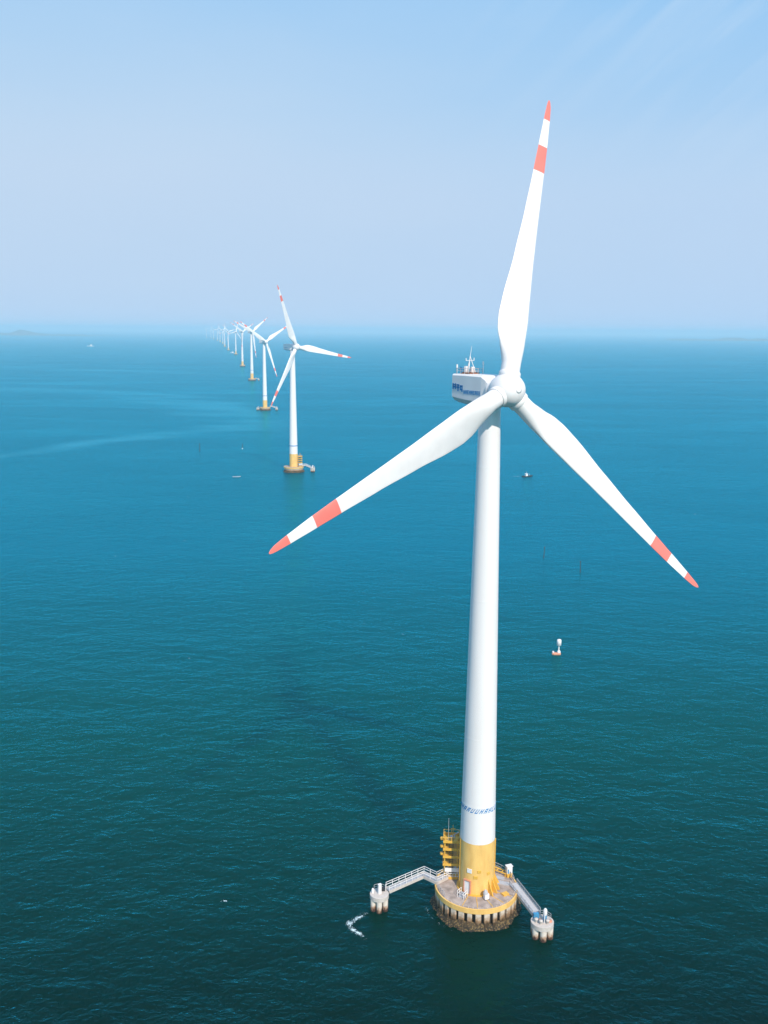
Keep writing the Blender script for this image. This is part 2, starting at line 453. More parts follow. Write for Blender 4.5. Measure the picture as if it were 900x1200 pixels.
def island(x0, x1, y, prof, depth):
    """low hilly land: a ridge from x0 to x1 at distance y, with real depth"""
    k = 40; secs = []
    for i in range(k + 1):
        t = i / k; x = x0 + (x1 - x0) * t
        h = 0
        for c, w, hh in prof: h = max(h, hh * math.exp(-((t - c) / w) ** 2))
        h *= 0.85 + 0.3 * noise.noise(Vector((t * 9, y * 0.01, 0)))
        ends = min(1, t * 8, (1 - t) * 8); h = max(0.5, h * ends)
        d = depth * (0.3 + 0.7 * ends)
        secs.append([(x, y - d / 2, -0.5), (x, y - d * .3, h * .55), (x, y - d * .05, h), (x, y + d * .25, h * .7), (x, y + d / 2, -0.5)])
    return tag(MB().loft(secs, True).build('island', M['island']), kind='structure')
island(-5400, -3450, 12500, [(0.10, 0.22, 40), (0.33, 0.05, 88), (0.37, 0.14, 46), (0.62, 0.2, 16)], 900)
island(3500, 5000, 12200, [(0.25, 0.25, 20), (0.62, 0.16, 48), (0.85, 0.1, 38)], 700)

# ------------------------------------------------------------------ haze over the sea
def build_haze():
    o = MB().box((0, 0, 72.5), (84000, 84000, 147)).build('haze', None)
    mt, n, l = new_mat('sea_haze'); n.clear()
    out = n.new('ShaderNodeOutputMaterial'); pv = n.new('ShaderNodeVolumePrincipled')
    pv.inputs['Color'].default_value = (0.58, 0.82, 0.94, 1)
    pv.inputs['Density'].default_value = 0.000118
    pv.inputs['Anisotropy'].default_value = 0.0
    l.new(pv.outputs['Volume'], out.inputs['Volume'])
    o.data.materials.clear(); o.data.materials.append(mt)
    tag(o, kind='stuff')
build_haze()

# ------------------------------------------------------------------ wind turbine
HUB_H, OVER, TILT = 90.0, 4.24, R(5)

def blade_mesh():
    mb = MB(); secs = []
    def interp(tab, t):
        for (a, x), (b, y) in zip(tab[:-1], tab[1:]):
            if t <= b:
                q = (t - a) / (b - a); q = q * q * (3 - 2 * q) * .35 + q * .65
                return x + (y - x) * q
        return tab[-1][1]
    LE = [(0.04, 1.45), (0.09, 1.48), (0.15, 1.75), (0.22, 1.85), (0.32, 1.65), (0.44, 1.40), (0.6, 1.22), (0.75, 1.08), (0.84, 0.96), (0.93, 0.74), (0.975, 0.56), (0.992, 0.34), (1.0, 0.12)]
    TE = [(0.04, -1.45), (0.09, -1.50), (0.14, -2.30), (0.19, -3.15), (0.24, -3.35), (0.30, -3.15), (0.44, -2.30), (0.6, -1.58), (0.75, -1.06), (0.84, -0.80), (0.93, -0.52), (0.975, -0.34), (0.992, -0.22), (1.0, -0.06)]
    TH = [(0.04, 1.0), (0.09, 0.96), (0.2, 0.36), (0.35, 0.25), (0.6, 0.19), (1.0, 0.14)]
    TW = [(0.04, -14), (0.2, -13), (0.4, -8), (0.7, -4), (1.0, -1)]
    N = 28
    ts = [0.04, 0.05, 0.06, 0.075, 0.09] + [0.09 + 0.88 * ((i + 1) / 42) for i in range(42)] + [0.978, 0.985, 0.991, 0.996, 1.0]
    for t in ts:
        le, te, th, tw = interp(LE, t), interp(TE, t), interp(TH, t), R(interp(TW, t))
        c = le - te; mid = (le + te) / 2
        blend = min(1, max(0, (t - 0.08) / 0.12)); blend = blend * blend * (3 - 2 * blend)
        pts = []
        for i in range(N):
            a = 2 * math.pi * i / N
            xx = math.cos(a) * .5
            circ = math.sin(a) * .5
            s_ = (0.5 - xx)
            foil = 1.5 * (0.2969 * math.sqrt(max(s_, 0)) - 0.126 * s_ - 0.3516 * s_ ** 2 + 0.2843 * s_ ** 3 - 0.1015 * s_ ** 4) / 0.15 * .5 * .667
            foil = foil if math.sin(a) >= 0 else -foil * 0.85
            y = circ * (1 - blend) + foil * blend
            px, py = mid + xx * c, y * c * th
            q = Vector((px * math.cos(tw) - py * math.sin(tw), px * math.sin(tw) + py * math.cos(tw), t * BLADE_R))
            q.y -= 0.1 * t * t
            pts.append(q)
        secs.append(pts)
    mb.loft(secs, True)
    return mb
blade_proto = blade_mesh().build('blade', M['blade'])

def glyphs(k, seed, w=0.7, gap=0.22):
    """strokes of an unreadable blue company mark: list of (x, y, w, h) in units of letter height"""
    rg = random.Random(seed); out = []; x = 0
    for i in range(k):
        kind = rg.choice('ELHUNEA')
        t = 0.2
        if kind in 'ELHUN': out.append((x, 0, t, 1))
        if kind in 'HUN': out.append((x + w - t, 0, t, 1))
        if kind in 'EL': out.append((x + t, 0, w - t, t))
        if kind in 'E': out += [(x + t, .8, w - t, t), (x + t, .4, (w - t) * .8, t)]
        if kind in 'HN': out.append((x + t, .4, w - 2 * t, t))
        if kind in 'U': out.append((x + t, 0, w - 2 * t, t))
        if kind == 'A': out += [(x, 0, t, 1), (x + w - t, 0, t, 1), (x + t, .8, w - 2 * t, t), (x + t, .35, w - 2 * t, t)]
        x += w + gap
    return out, x - gap

class Proto: pass
def build_turbine_parts(root, yaw, detail):
    # --- tower and yellow foot
    prof = [(3.03, 3.71)] + [(3.03, 13.2)]
    foot = MB().lathe(prof, 64).build('tower_foot', M['yellow'], root)
    zs = [13.203, 20, 32, 44, 56, 68, 78, 88.0]
    tw = [(3.03 if z < 14 else 3.03 - (z - 13.2) * (3.03 - 1.70) / (88 - 13.2), z) for z in zs]
    tm = MB().lathe(tw, 64)
    if detail:
        for rr, z in tw[1:-1]:
            tm.lathe([(rr - .01, z - .10), (rr + .010, z - .08), (rr + .010, z + .08), (rr - .01, z + .10)], 64, smooth=False, capb=False, capt=False)
    tower = tm.build('tower', M['white'], root)
    # --- nacelle, built along +Y (rear), front at the rotor
    ca, sa = math.cos(yaw), math.sin(yaw)
    rotz = Matrix.Rotation(yaw, 4, 'Z')
    T = Matrix.Translation((0, 0, HUB_H)) @ rotz
    mb = MB()
    def sec(y, w, zt, zb, ch, cb):
        return [(-w + cb, y, zb), (w - cb, y, zb), (w, y, zb + cb * 1.1), (w, y, zt - ch), (w - ch, y, zt), (-w + ch, y, zt), (-w, y, zt - ch), (-w, y, zb + cb * 1.1)]
    secs = [sec(7.75, 1.75, 2.2, -1.6, .25, .5), sec(7.55, 1.98, 2.45, -1.85, .25, .55), sec(4.0, 2.05, 2.5, -2.2, .25, .6), sec(-0.2, 2.05, 2.5, -2.45, .3, .7), sec(-1.1, 1.95, 2.42, -2.3, .7, .9)]
    # to a round neck
    def ring(y, rr, zc):
        an = [-115, -65, -30, 30, 65, 115, 150, 210]
        return [(rr * math.cos(R(a)), y, zc + rr * math.sin(R(a))) for a in an]
    secs.append(ring(-1.75, 2.05, .10))
    mb.loft(secs)
    nac = mb.build('nacelle', M['white'], root)
    nac.matrix_basis = T
    if detail:
        nb = MB(); tl = Matrix.Rotation(R(90), 4, 'X')
        def ycyl(y0, y1, rr, zc, n=40):
            vs = [(rr * math.cos(2 * math.pi * i / n), y, zc + rr * math.sin(2 * math.pi * i / n)) for y in (y0, y1) for i in range(n)]
            nb.add(vs, [[i, (i + 1) % n, (i + 1) % n + n, i + n] for i in range(n)], True)
            nb.add(vs, [list(range(n))[::-1], list(range(n, 2 * n))])
        ycyl(-1.45, -1.85, 2.16, .10); ycyl(-1.852, -2.05, 1.85, .12); ycyl(-2.052, -2.3, 2.2, .14)
        nb.build('bearing_ring', M['white'], nac)
        dk = MB()
        dk.loft([[(-1.2, 7.0, -1.95), (1.2, 7.0, -1.95), (1.2, 7.0, -2.12), (-1.2, 7.0, -2.12)], [(-1.2, 2.4, -2.3), (1.2, 2.4, -2.3), (1.2, 2.4, -2.5), (-1.2, 2.4, -2.5)]])
        dk.build('vent_panel', M['grey'], nac)
        # lettering on the left flank
        lt = MB(); xw = -2.055
        st, L = glyphs(9, 5, .72, .26)
        hgt = 0.62
        for (x, y, w, h) in st:
            yy = 4.3 - x * hgt * .82; w_ = w * hgt * .82
            zz = -0.62 + y * hgt - (4.3 - yy) * 0.0
            lt.box((xw - .02, yy - w_ / 2, zz + h * hgt / 2), (.03, w_, h * hgt))
        lt.build('lettering', M['blue'], nac); lt = MB()
        for (y0, z0, w, h) in ((7.3, .25, .95, .3), (7.3, .62, .95, .22), (7.3, .0, .3, .95), (6.65, .0, .3, .95), (6.2, .2, .75, .28), (6.2, .58, .75, .24), (5.95, -.3, .3, 1.15), (5.3, .45, .75, .25), (5.3, .05, .28, .5), (4.85, -.35, .28, 1.0), (5.3, -.12, .75, .22)):
            lt.box((xw - .02, y0 - w / 2, z0 + h / 2), (.03, w, h))
        lt.build('emblem', M['blue'], nac)
        # roof equipment at the rear
        rl = MB(); rl.rail([(-1.4, 7.2, 2.47), (-1.4, 3.9, 2.5), (1.4, 3.9, 2.5), (1.4, 7.2, 2.47), (-1.4, 7.2, 2.47)], .85, 1.1, .04)
        rl.build('roof_railing', M['grey'], nac)
        bs = MB(); bs.box((0, 5.5, 2.6), (2.0, 2.6, .26)); bs.build('cooler_base', M['rust'], nac)
        bl = MB(); bl.box((-.9, 6.5, 3.1), (.42, .5, 1.0), .2); bl.build('control_box', M['bluebox'], nac)
        wb = MB(); wb.box((-.5, 5.8, 3.2), (.55, .6, 1.0), .3, 0, .1); wb.build('cooler_housing', M['white'], nac)
        wb = MB(); wb.box((.5, 5.4, 3.15), (.6, .6, .9), -.2, 0, .1); wb.build('cooler_housing', M['white'], nac)
        ms = MB()
        for dx, dy in ((-.7, -.6), (.7, -.6), (0, .7)):
            ms.tube((dx, 5.5 + dy, 2.7), (0, 5.5, 5.3), .07, .05)
        ms.tube((0, 5.5, 5.2), (.3, 5.5, 6.9), .05, .025)
        ms.tube((-.8, 5.5, 4.6), (.8, 5.5, 4.6), .045); ms.tube((.8, 5.5, 4.6), (.8, 5.5, 5.05), .07); ms.tube((-.8, 5.5, 4.6), (-.8, 5.5, 5.0), .07)
        ms.build('weather_mast', M['white'], nac)
        lg = MB(); lg.tube((1.25, 3.6, 2.5), (1.25, 3.6, 4.4), .06); lg.tube((1.25, 3.6, 4.0), (1.25, 3.6, 4.5), .13, .11); lg.build('aviation_light', M['white'], nac)
        lg = MB(); lg.tube((-1.25, 7.3, 2.45), (-1.25, 7.3, 3.9), .07); lg.tube((-1.25, 7.3, 3.4), (-1.25, 7.3, 3.95), .16, .14); lg.build('aviation_light', M['white'], nac)
    # --- rotor frame
    a = Vector((math.sin(yaw) * math.cos(TILT), -math.cos(yaw) * math.cos(TILT), math.sin(TILT)))
    e1 = Vector((ca, sa, 0)); e2 = e1.cross(a)
    if e2.z < 0: e2 = -e2
    hub = Vector((0, 0, HUB_H)) + a * OVER
    F = Matrix((e1, e2, a)).transposed().to_4x4(); F.translation = hub      # local: x right, y up, z forward
    sp_ = MB()
    prof = [(2.0, -1.9), (2.3, -1.7), (2.52, -1.0), (2.62, -.1), (2.56, .75), (2.35, 1.4), (1.96, 1.98), (1.4, 2.4), (.75, 2.66), (.3, 2.74), (.02, 2.75)]
    sp_.lathe(prof, 48, smooth=True, capt=False)
    spn = sp_.build('spinner', M['white'], root); spn.matrix_basis = F
    return F, a, e1, e2, hub, tower, foot, nac, spn

def add_blades(root, F, specs, scale_r=1.0, proto=None, collars=None):
    """specs: list of (azimuth clockwise seen from the front, forward lean) in degrees"""
    a = F.to_3x3() @ Vector((0, 0, 1)); e1 = F.to_3x3() @ Vector((1, 0, 0)); e2 = F.to_3x3() @ Vector((0, 1, 0)); hub = F.translation
    for az, cone in specs:
        az, cone = R(az), R(cone)
        rad0 = e2 * math.cos(az) + e1 * math.sin(az)
        tan = -e2 * math.sin(az) + e1 * math.cos(az)
        rad = rad0 * math.cos(cone) + a * math.sin(cone)
        fwd = tan.cross(rad); back = rad.cross(tan)
        mtx = Matrix((tan, back, rad)).transposed().to_4x4(); mtx.translation = hub
        b = proto.copy(); COL.objects.link(b); b.parent = root
        b.matrix_basis = mtx @ Matrix.Diagonal((scale_r, scale_r, scale_r, 1))
        if collars is not None:
            cb = collars.copy(); COL.objects.link(cb); cb.parent = b

TX, TY = 16.676, 149.373
GT = 'offshore wind turbines in a row across the sea'
t1 = empty('wind_turbine', (TX, TY, 0), 0, 'huge white wind turbine in front with yellow foot on a round concrete platform', 'wind turbine', GT)
F, a_, e1_, e2_, hub_, tower, foot, nac, spn = build_turbine_parts(t1, R(32), True)
collar = MB().lathe([(1.60, 2.05), (1.66, 2.2), (1.66, 2.75), (1.58, 2.85)], 36).build('root_collar', M['white'])
add_blades(t1, F, [(17.28, -6.4), (135.65, 9.9), (246.05, 6.75)], 48.66 / 48.0, blade_proto, collar)
bpy.data.objects.remove(collar)
# small moulding on the nose
ns = MB(); ns.lathe([(.55, 2.67), (.56, 2.73), (.30, 2.77), (.02, 2.785)], 20, capt=False); ns.build('nose_cap', M['white'], spn)

# lettering ring round the tower
def tower_lettering():
    st, L = glyphs(15, 11, .8, .5)
    mb = MB(); h = .82; z0 = 18.95; rr = 3.03 - (19.4 - 13.2) * (1.33 / 74.8)
    total = 2 * math.pi * 0.62
    for (x, y, w, hh) in st:
        k = 3
        a0 = -math.pi / 2 - total / 2 + total * x / L; a1 = a0 + total * w / L
        sl = 0.06
        for i in range(k):
            b0 = a0 + (a1 - a0) * i / k; b1 = a0 + (a1 - a0) * (i + 1) / k
            zb, zt = z0 + y * h, z0 + (y + hh) * h
            ro, ri = rr + .03, rr - .02
            vs = []
            for z in (zb, zt):
                sh = sl * (z - z0) / h * 3
                for aa, r_ in ((b0, ri), (b1, ri), (b1, ro), (b0, ro)):
                    vs.append((r_ * math.cos(aa + sh), r_ * math.sin(aa + sh), z))
            mb.add(vs, [[3, 2, 1, 0], [4, 5, 6, 7]] + [[j, (j + 1) % 4, (j + 1) % 4 + 4, j + 4] for j in range(4)])
    mb.build('lettering', M['blue'], tower)
tower_lettering()

# fittings on the yellow foot
def on_wall(angle, z, rr=3.03):
    t = R(-90 + angle); return Vector((rr * math.cos(t), rr * math.sin(t), z)), t + math.pi / 2
def wall_box(name, mat, angle, z, w, h, d, parent, off=0.0):
    p, rz = on_wall(angle, z, 3.03 + d / 2 - .06 + off)
    return MB().box(p, (w, d, h), rz).build(name, mat, parent)
door = wall_box('door', M['white'], -36, 5.05, 1.05, 2.35, .24, foot)
dfm = MB()
for dx, dz, w, h in ((-.62, 0, .16, 2.7), (.62, 0, .16, 2.7), (0, 1.27, 1.08, .16)):
    p, rz = on_wall(-36, 5.05 + dz, 3.03 + .12)
    o_ = Matrix.Rotation(rz, 3, 'Z') @ Vector((dx, 0, 0))
    dfm.box(p + o_, (w, .36, h), rz)
dfm.build('door_frame', M['orange'], foot)
wall_box('notice_plate', M['white'], -30, 8.15, .85, .75, .14, foot)
for an, z, w in ((-9, 7.1, .7), (2, 8.2, .6), (35, 7.6, .6)):
    p, rz = on_wall(an, z, 3.05); MB().box(p, (w, .12, .5), rz).build('access_plate', M['yellow_small'], foot)
for an in (38, 55, 72, 100):
    t = R(-90 + an); d = Vector((math.cos(t), math.sin(t), 0)); sd = Vector((-d.y, d.x, 0)) * .09
    b0 = d * 2.98; fin = [b0 + Vector((0, 0, 3.72)), d * 4.15 + Vector((0, 0, 3.72)), d * 4.15 + Vector((0, 0, 3.95)), b0 + Vector((0, 0, 6.4))]
    MB().loft([[p - sd for p in fin], [p + sd for p in fin]]).build('gusset', M['yellow_small'], foot)
fl = MB().lathe([(3.04, 3.705), (3.45, 3.705), (3.45, 3.86), (3.04, 3.86)], 48, capb=False, capt=False, smooth=False); fl.build('base_flange', M['yellow_small'], foot)
for an in (-78, 84):
    t = R(-90 + an)
    MB().tube((3.1 * math.cos(t), 3.1 * math.sin(t), 3.8), (3.1 * math.cos(t), 3.1 * math.sin(t), 13.0), .08).build('cable_conduit', M['yellow_small'], foot)

# ------------------------------------------------------------------ foundation platform
def build_platform(loc, rz, label, group, detail):
    p = empty('foundation_platform', loc, rz, label, 'platform', group)
    dk = MB().lathe([(7.0, 3.0), (7.0, 3.70), (0.1, 3.70)], 64, smooth=False, capt=True); dk.build('deck', M['concrete'], p)
    fa = MB().lathe([(7.02, 2.95), (7.26, 2.95), (7.26, 3.82), (7.02, 3.82), (7.02, 2.95)], 64, capb=False, capt=False, smooth=False); fa.build('rim', M['yellow'], p)
    co = MB().lathe([(6.45, -.6), (6.45, 2.99)], 48); co.build('core', M['core'], p)
    if detail:
        n = 30
        for i in range(n):
            t = 2 * math.pi * (i + .3) / n
            w = 0.98 if i % 3 else 0.80
            hb = 2.93
            mb = MB().box((6.93 * math.cos(t), 6.93 * math.sin(t), (hb + .2) / 2), (.5, w, hb - .2), t, 0, .08)
            mb.build('fender_pile', M['pile'], p)
    else:
        MB().lathe([(6.9, .2), (6.9, 2.94)], 48).build('fender', M['pile'], p)
    # barnacle covered skirt
    n, mrow = (150, 9) if detail else (48, 5); vs = []
    for j in range(mrow):
        q = j / (mrow - 1)
        for i in range(n):
            t = 2 * math.pi * i / n
            base_r = 6.85 + 1.4 * q ** .9; z = 1.05 - 1.65 * q
            d = noise.noise(Vector((math.cos(t) * 2.2, math.sin(t) * 2.2, q))) * .5 + noise.noise(Vector((math.cos(t) * 7, math.sin(t) * 7, q * 4))) * .35 + noise.noise(Vector((math.cos(t) * 19, math.sin(t) * 19, q * 9 + 3))) * .28
            rr = base_r + d * (0.2 if j == 0 else .65); zz = z + d * .7
            vs.append((rr * math.cos(t), rr * math.sin(t), max(zz, -.6)))
    fs = [[j * n + i, j * n + (i + 1) % n, (j + 1) * n + (i + 1) % n, (j + 1) * n + i] for j in range(mrow - 1) for i in range(n)]
    MB().add(vs, fs, True).build('shell_growth', M['growth'], p)
    if detail:
        arc = lambda a0, a1, k=10, rr=6.8, z=3.70: [(rr * math.cos(R(a0 + (a1 - a0) * i / k)), rr * math.sin(R(a0 + (a1 - a0) * i / k)), z) for i in range(k + 1)]
        MB().rail(arc(8, 78, 10), 1.1, 1.2, .05).build('railing', M['grey'], p)
        MB().rail(arc(78, 138, 8), 1.1, 1.2, .05).build('railing', M['grey'], p)
        MB().rail(arc(185, 212, 4), 1.0, 1.2, .04).build('railing', M['grey'], p)
        st = MB()
        for an in (-118, -95, -72, -52, -30):
            t = R(an); st.beam((3.6 * math.cos(t), 3.6 * math.sin(t), 3.73), (6.6 * math.cos(t + .03), 6.6 * math.sin(t + .03), 3.73), .10, .05)
        st.build('cable_duct', M['yellow_small'], p)
        for i in range(26):
            t = R(190 + i * 7); MB().lathe([(.09, 0), (.09, .12)], 6, (6.72 * math.cos(t), 6.72 * math.sin(t), 3.7)).build('anchor_bolt', M['pale'], p)
    return p
GP = 'round foundation platforms at turbine feet'
plat = build_platform((TX, TY, 0), 0, 'round concrete platform with yellow rim and fender piles under the largest turbine', GP, True)

# things on the deck of the near platform
def at(x, y, z=3.70): return (TX + x, TY + y, z)
def scaffold(loc, rz, label):
    o = empty('service_tower', loc, rz, label, 'service tower', 'yellow service towers on platforms')
    w = 1.15
    for sx in (-1, 1):
        for sy in (-1, 1):
            MB().tube((sx * w, sy * w, 0), (sx * w, sy * w, 7.6), .11).build('corner_post', M['yellow_small'], o)
    for i, z in enumerate((2.5, 4.0, 5.45, 6.9)):
        lv = MB().box((0, 0, z), (2.9, 2.9, .12))
        for s_ in (-1, 1):
            lv.box((0, s_ * 1.42, z + .2), (2.9, .07, .42)); lv.box((s_ * 1.42, 0, z + .2), (.07, 2.76, .42))
        lv.build('landing', M['yellow_small'], o)
        rl = MB().rail([(-1.36, -1.36, z), (1.36, -1.36, z), (1.36, 1.36, z), (-1.36, 1.36, z), (-1.36, -1.36, z)], 1.0, 1.36, .05, (1.0,) if i == 3 else ())
        if i == 3: rl.build('guard_rail', M['yellow_small'], o)
    for z in (4.3, 5.75, 7.2):
        br = MB(); br.lathe([(.32, -.18), (.36, 0), (.32, .18)], 12, (-1.65, -.5, z)); br.beam((-1.6, -.5, z), (-1.2, -.5, z), .2, .2); br.build('rope_guide', M['yellow_small'], o)
    ld = MB()
    ld.tube((-.3, -1.05, 0), (-.3, -1.05, 7.4), .05, n=5); ld.tube((.3, -1.05, 0), (.3, -1.05, 7.4), .05, n=5)
    for i in range(18): ld.tube((-.3, -1.05, .3 + i * .4), (.3, -1.05, .3 + i * .4), .035, n=5)
    ld.build('ladder', M['dark'], o)
    sr = MB()
    for z in (.1, 2.56, 4.06, 5.51): sr.beam((-1.0, .9, z), (1.0, .9, z + 1.38), .8, .06)
    sr.build('shade_stair', M['dark'], o)  # flights added in near-black, painting the shade between the landings
    MB().box((.15, -1.53, 1.75), (2.5, .08, .75)).build('sign_board', M['white'], o)
    bs = MB().rail([(-1.2, -1.6, 0), (1.4, -1.6, 0)], 1.1, .5, .05); bs.build('base_railing', M['white'], o)
    MB().box((0, -1.0, .22), (2.6, 1.4, .44)).build('plinth', M['yellow_small'], o)
    MB().tube((-.55, -.6, 6.96), (-.55, -.6, 11.2), .05, .025).build('antenna', M['grey'], o)
    mt_ = MB().tube((.25, -.2, 6.96), (.25, -.2, 9.7), .07, .05); mt_.tube((-.15, -.2, 9.0), (.65, -.2, 9.0), .05); mt_.build('mast', M['yellow_small'], o)
    cp = MB().tube((-.3, .2, 7.1), (1.3, .6, 7.9), .1); cp.lathe([(.5, 0), (.5, .25), (.1, .4)], 12, (.2, .3, 6.96)); cp.build('crane_head', M['grey'], o)
    return o
sc1 = scaffold(at(-4.25, 3.5), R(-4), 'yellow four level service tower with antenna beside the largest turbine')

def gangway(loc, rz, pts, width, label, group='walkways between platforms and mooring piers', trough=False):
    o = empty('walkway', loc, rz, label, 'walkway', group)
    pts = [Vector(p) for p in pts]
    dk = MB(); rails = {1: MB(), -1: MB()}; bm_ = {1: MB(), -1: MB()}
    offs = []
    for i, p in enumerate(pts):
        d0 = (pts[i] - pts[i - 1]).normalized() if i else (pts[1] - pts[0]).normalized()
        d1 = (pts[i + 1] - pts[i]).normalized() if i < len(pts) - 1 else d0
        n0 = Vector((d0.y, -d0.x, 0)).normalized(); n1 = Vector((d1.y, -d1.x, 0)).normalized()
        nn = (n0 + n1).normalized(); offs.append(nn / max(.5, nn.dot(n0)))
    for i in range(len(pts) - 1):
        vs = []
        for p, of in ((pts[i], offs[i]), (pts[i + 1], offs[i + 1])):
            for s_, z in ((-1, -.08), (1, -.08), (1, 0), (-1, 0)): vs.append(p + of * s_ * width / 2 + Vector((0, 0, z)))
        dk.add(vs, [[0, 1, 2, 3], [7, 6, 5, 4]] + [[j, (j + 1) % 4, (j + 1) % 4 + 4, j + 4] for j in range(4)])
        for s_ in (-1, 1):
            a = pts[i] + offs[i] * s_ * (width / 2 + .07); b = pts[i + 1] + offs[i + 1] * s_ * (width / 2 + .07)
            bm_[s_].beam(a + Vector((0, 0, -.12)), b + Vector((0, 0, -.12)), .13, .5)
            rails[s_].rail([a + Vector((0, 0, .13)), b + Vector((0, 0, .13))], .62 if trough else .95, 1.2, .05)
    dk.build('walking_deck', M['grey'], o)
    for s_ in (-1, 1):
        bm_[s_].build('side_beam', M['pale'] if not trough else M['grey'], o)
        rails[s_].build('handrail', M['grey'] if trough else M['white'], o)
    return o
gw1 = gangway((TX, TY, 0), 0, [(-5.2, 2.2, 4.15), (-6.9, 0.9, 4.1), (-9.1, 2.75, 4.1), (-15.55, -.55, 3.12)], 1.1, 'pale dogleg walkway from the near platform to the small pier with white cabinet')
gw2 = gangway((TX, TY, 0), 0, [(6.5, 0.2, 4.05), (9.55, -6.75, 2.98)], 1.35, 'straight grey grated walkway sloping from the near platform to a pier with blue fittings', trough=True)

def dolphin(loc, rz, rad, top, label, kind):
    o = empty('mooring_pier', loc, rz, label, 'pier', 'small round mooring piers')
    cp = MB(); n = 48; prof = []
    cp.lathe([(rad * .9, top - .85), (rad, top - .75), (rad, top), (rad * .92, top + .03), (.05, top + .03)], 32, smooth=False)
    cp.build('cap', M['pale'], o)
    for i in range(6):
        t = R(60 * i + 30)
        MB().tube((rad * .72 * math.cos(t), rad * .72 * math.sin(t), -.6), (rad * .72 * math.cos(t), rad * .72 * math.sin(t), top - .8), rad * .30, n=14).build('pile', M['pier_pile'], o)
    MB().rail([(rad * .85 * math.cos(R(a)), rad * .85 * math.sin(R(a)), top + .03) for a in range(20, 160, 28)], .9, .8, .035).build('railing', M['grey'], o)
    if kind == 'left':
        MB().box((.05, -.1, top + .95), (.6, .42, 1.8), .5, 0, .06).build('cabinet', M['white'], o)
        fn = MB().lathe([(.2, 0), (.26, .4), (.16, .8), (.05, .9)], 12, (-1.15, .1, top + .03)); fn.build('mooring_bollard', M['white'], o)
        MB().tube((1.1, .7, top), (1.1, .7, top + 1.3), .07).build('post', M['white'], o)
        MB().box((.55, .75, top + .35), (.8, .5, .6), .1).build('locker', M['dark'], o)
    else:
        MB().tube((.45, .1, top + .03), (.45, .1, top + 1.0), .3, .3, 14).build('lamp_stand', M['bluebox'], o)
        MB().lathe([(.22, 0), (.32, .2), (.32, 1.0), (.15, 1.25)], 14, (.45, .1, top + 1.0)).build('lantern', M['white'], o)
        MB().tube((.25, -.6, top), (.25, -.6, top + 1.5), .08).build('post', M['white'], o)
        MB().box((-.95, .75, top + .5), (.9, .5, .9), .2).build('locker', M['bluebox'], o)
        for x, y in ((-1.1, -.35), (-.4, -.85), (.75, -.75)):
            b = MB().lathe([(.22, 0), (.26, .45), (.34, .5), (.34, .68), (.1, .75)], 12, (x, y, top + .03)); b.build('mooring_bollard', M['pale'], o)
        MB().lathe([(.45, 0), (.4, .16), (.05, .18)], 12, (1.2, -.1, top + .03)).build('rope_coil', M['orange'], o)
        MB().lathe([(.35, 0), (.3, .16), (.05, .18)], 12, (-.3, .2, top + .03)).build('rope_coil', M['orange'], o)
    return o
dl = dolphin((TX - 17.0, TY - 1.3, 0), 0, 1.65, 2.9, 'small round pier with white cabinet at the end of the dogleg walkway', 'left')
dr = dolphin((TX + 10.25, TY - 8.5, 0), 0, 1.9, 2.7, 'small round pier with white lantern and blue fittings below the straight walkway', 'right')

# equipment standing on the near deck
eq = empty('equipment_cabinet', at(6.1, 3.0), R(20), 'white cabinet on a yellow stand at the platform edge above the straight walkway', 'cabinet')
MB().box((0, 0, .35), (1.1, .9, .7), 0, 0, .06).build('stand', M['yellow_small'], eq)
MB().box((0, 0, 1.35), (1.05, .75, 1.3), 0, 0, .06).build('housing', M['white'], eq)
MB().box((-.3, -.39, 1.15), (.25, .05, .8)).build('louvre', M['bluebox'], eq)
MB().box((0, 0, 2.04), (1.2, .9, .07)).build('lid', M['white'], eq)

fr_ = empty('pipe_frame', at(4.6, 3.9), R(-35), 'low yellow pipe frame lying along the back edge of the platform', 'frame')
fm = MB()
for y in (-.4, .4): fm.tube((-1.5, y, .55), (1.5, y, .55), .12)
for x in (-1.4, -.5, .5, 1.4):
    fm.tube((x, -.5, .55), (x, .5, .55), .1)
fm.build('pipes', M['yellow_small'], fr_)
for x in (-1.3, 1.3): MB().box((x, 0, .21), (.25, .9, .42)).build('foot', M['yellow_small'], fr_)

wb = empty('generator', at(1.35, -3.9), R(25), 'small white and grey machine box standing in front of the yellow tower foot', 'generator')
MB().box((0, 0, .5), (.85, .7, .9), 0, 0, .08).build('casing', M['white'], wb)
MB().lathe([(.42, 0), (.36, .45), (.12, .75)], 14, (-.12, .1, .951)).build('hood', M['grey'], wb)
MB().box((0, 0, .025), (1.0, .85, .05)).build('skid', M['dark'], wb)

hp = tag(MB().box((0, 0, .12), (1.15, .9, .24), 0, 0, .05).build('storage_box', M['yellow_small']), 'flat yellow box on the platform beside the top of the straight walkway', 'box')
hp.location = at(4.75, -2.6); hp.rotation_euler = (0, 0, R(30))

hs = []
for (x, y, w, d, rz, lab) in ((4.9, .6, 2.6, 1.0, -18, 'long grey metal plate lying on the deck right of the yellow foot'), (4.4, 2.2, 1.5, .9, -25, 'short grey metal plate lying behind the long one on the deck')):
    o = tag(MB().box((0, 0, .09), (w, d, .18), 0, 0, .04).build('metal_plate', M['grey']), lab, 'plate', 'grey plates lying on the deck')
    o.location = at(x, y); o.rotation_euler = (0, 0, R(rz))

stp = empty('entry_steps', at(-2.65, -3.25), R(-38), 'white entry steps with railings in front of the turbine door', 'steps')
ss = MB()
for i in range(3): ss.box((0, -.45 + i * .3, .1 + i * .12), (1.0, .3, .2 + i * .24))
ss.build('treads', M['grey'], stp)
for s_ in (-1, 1):
    MB().rail([(s_ * .62, -.7, 0), (s_ * .62, .5, 0)], 1.25, .6, .05).build('handrail', M['white'], stp)

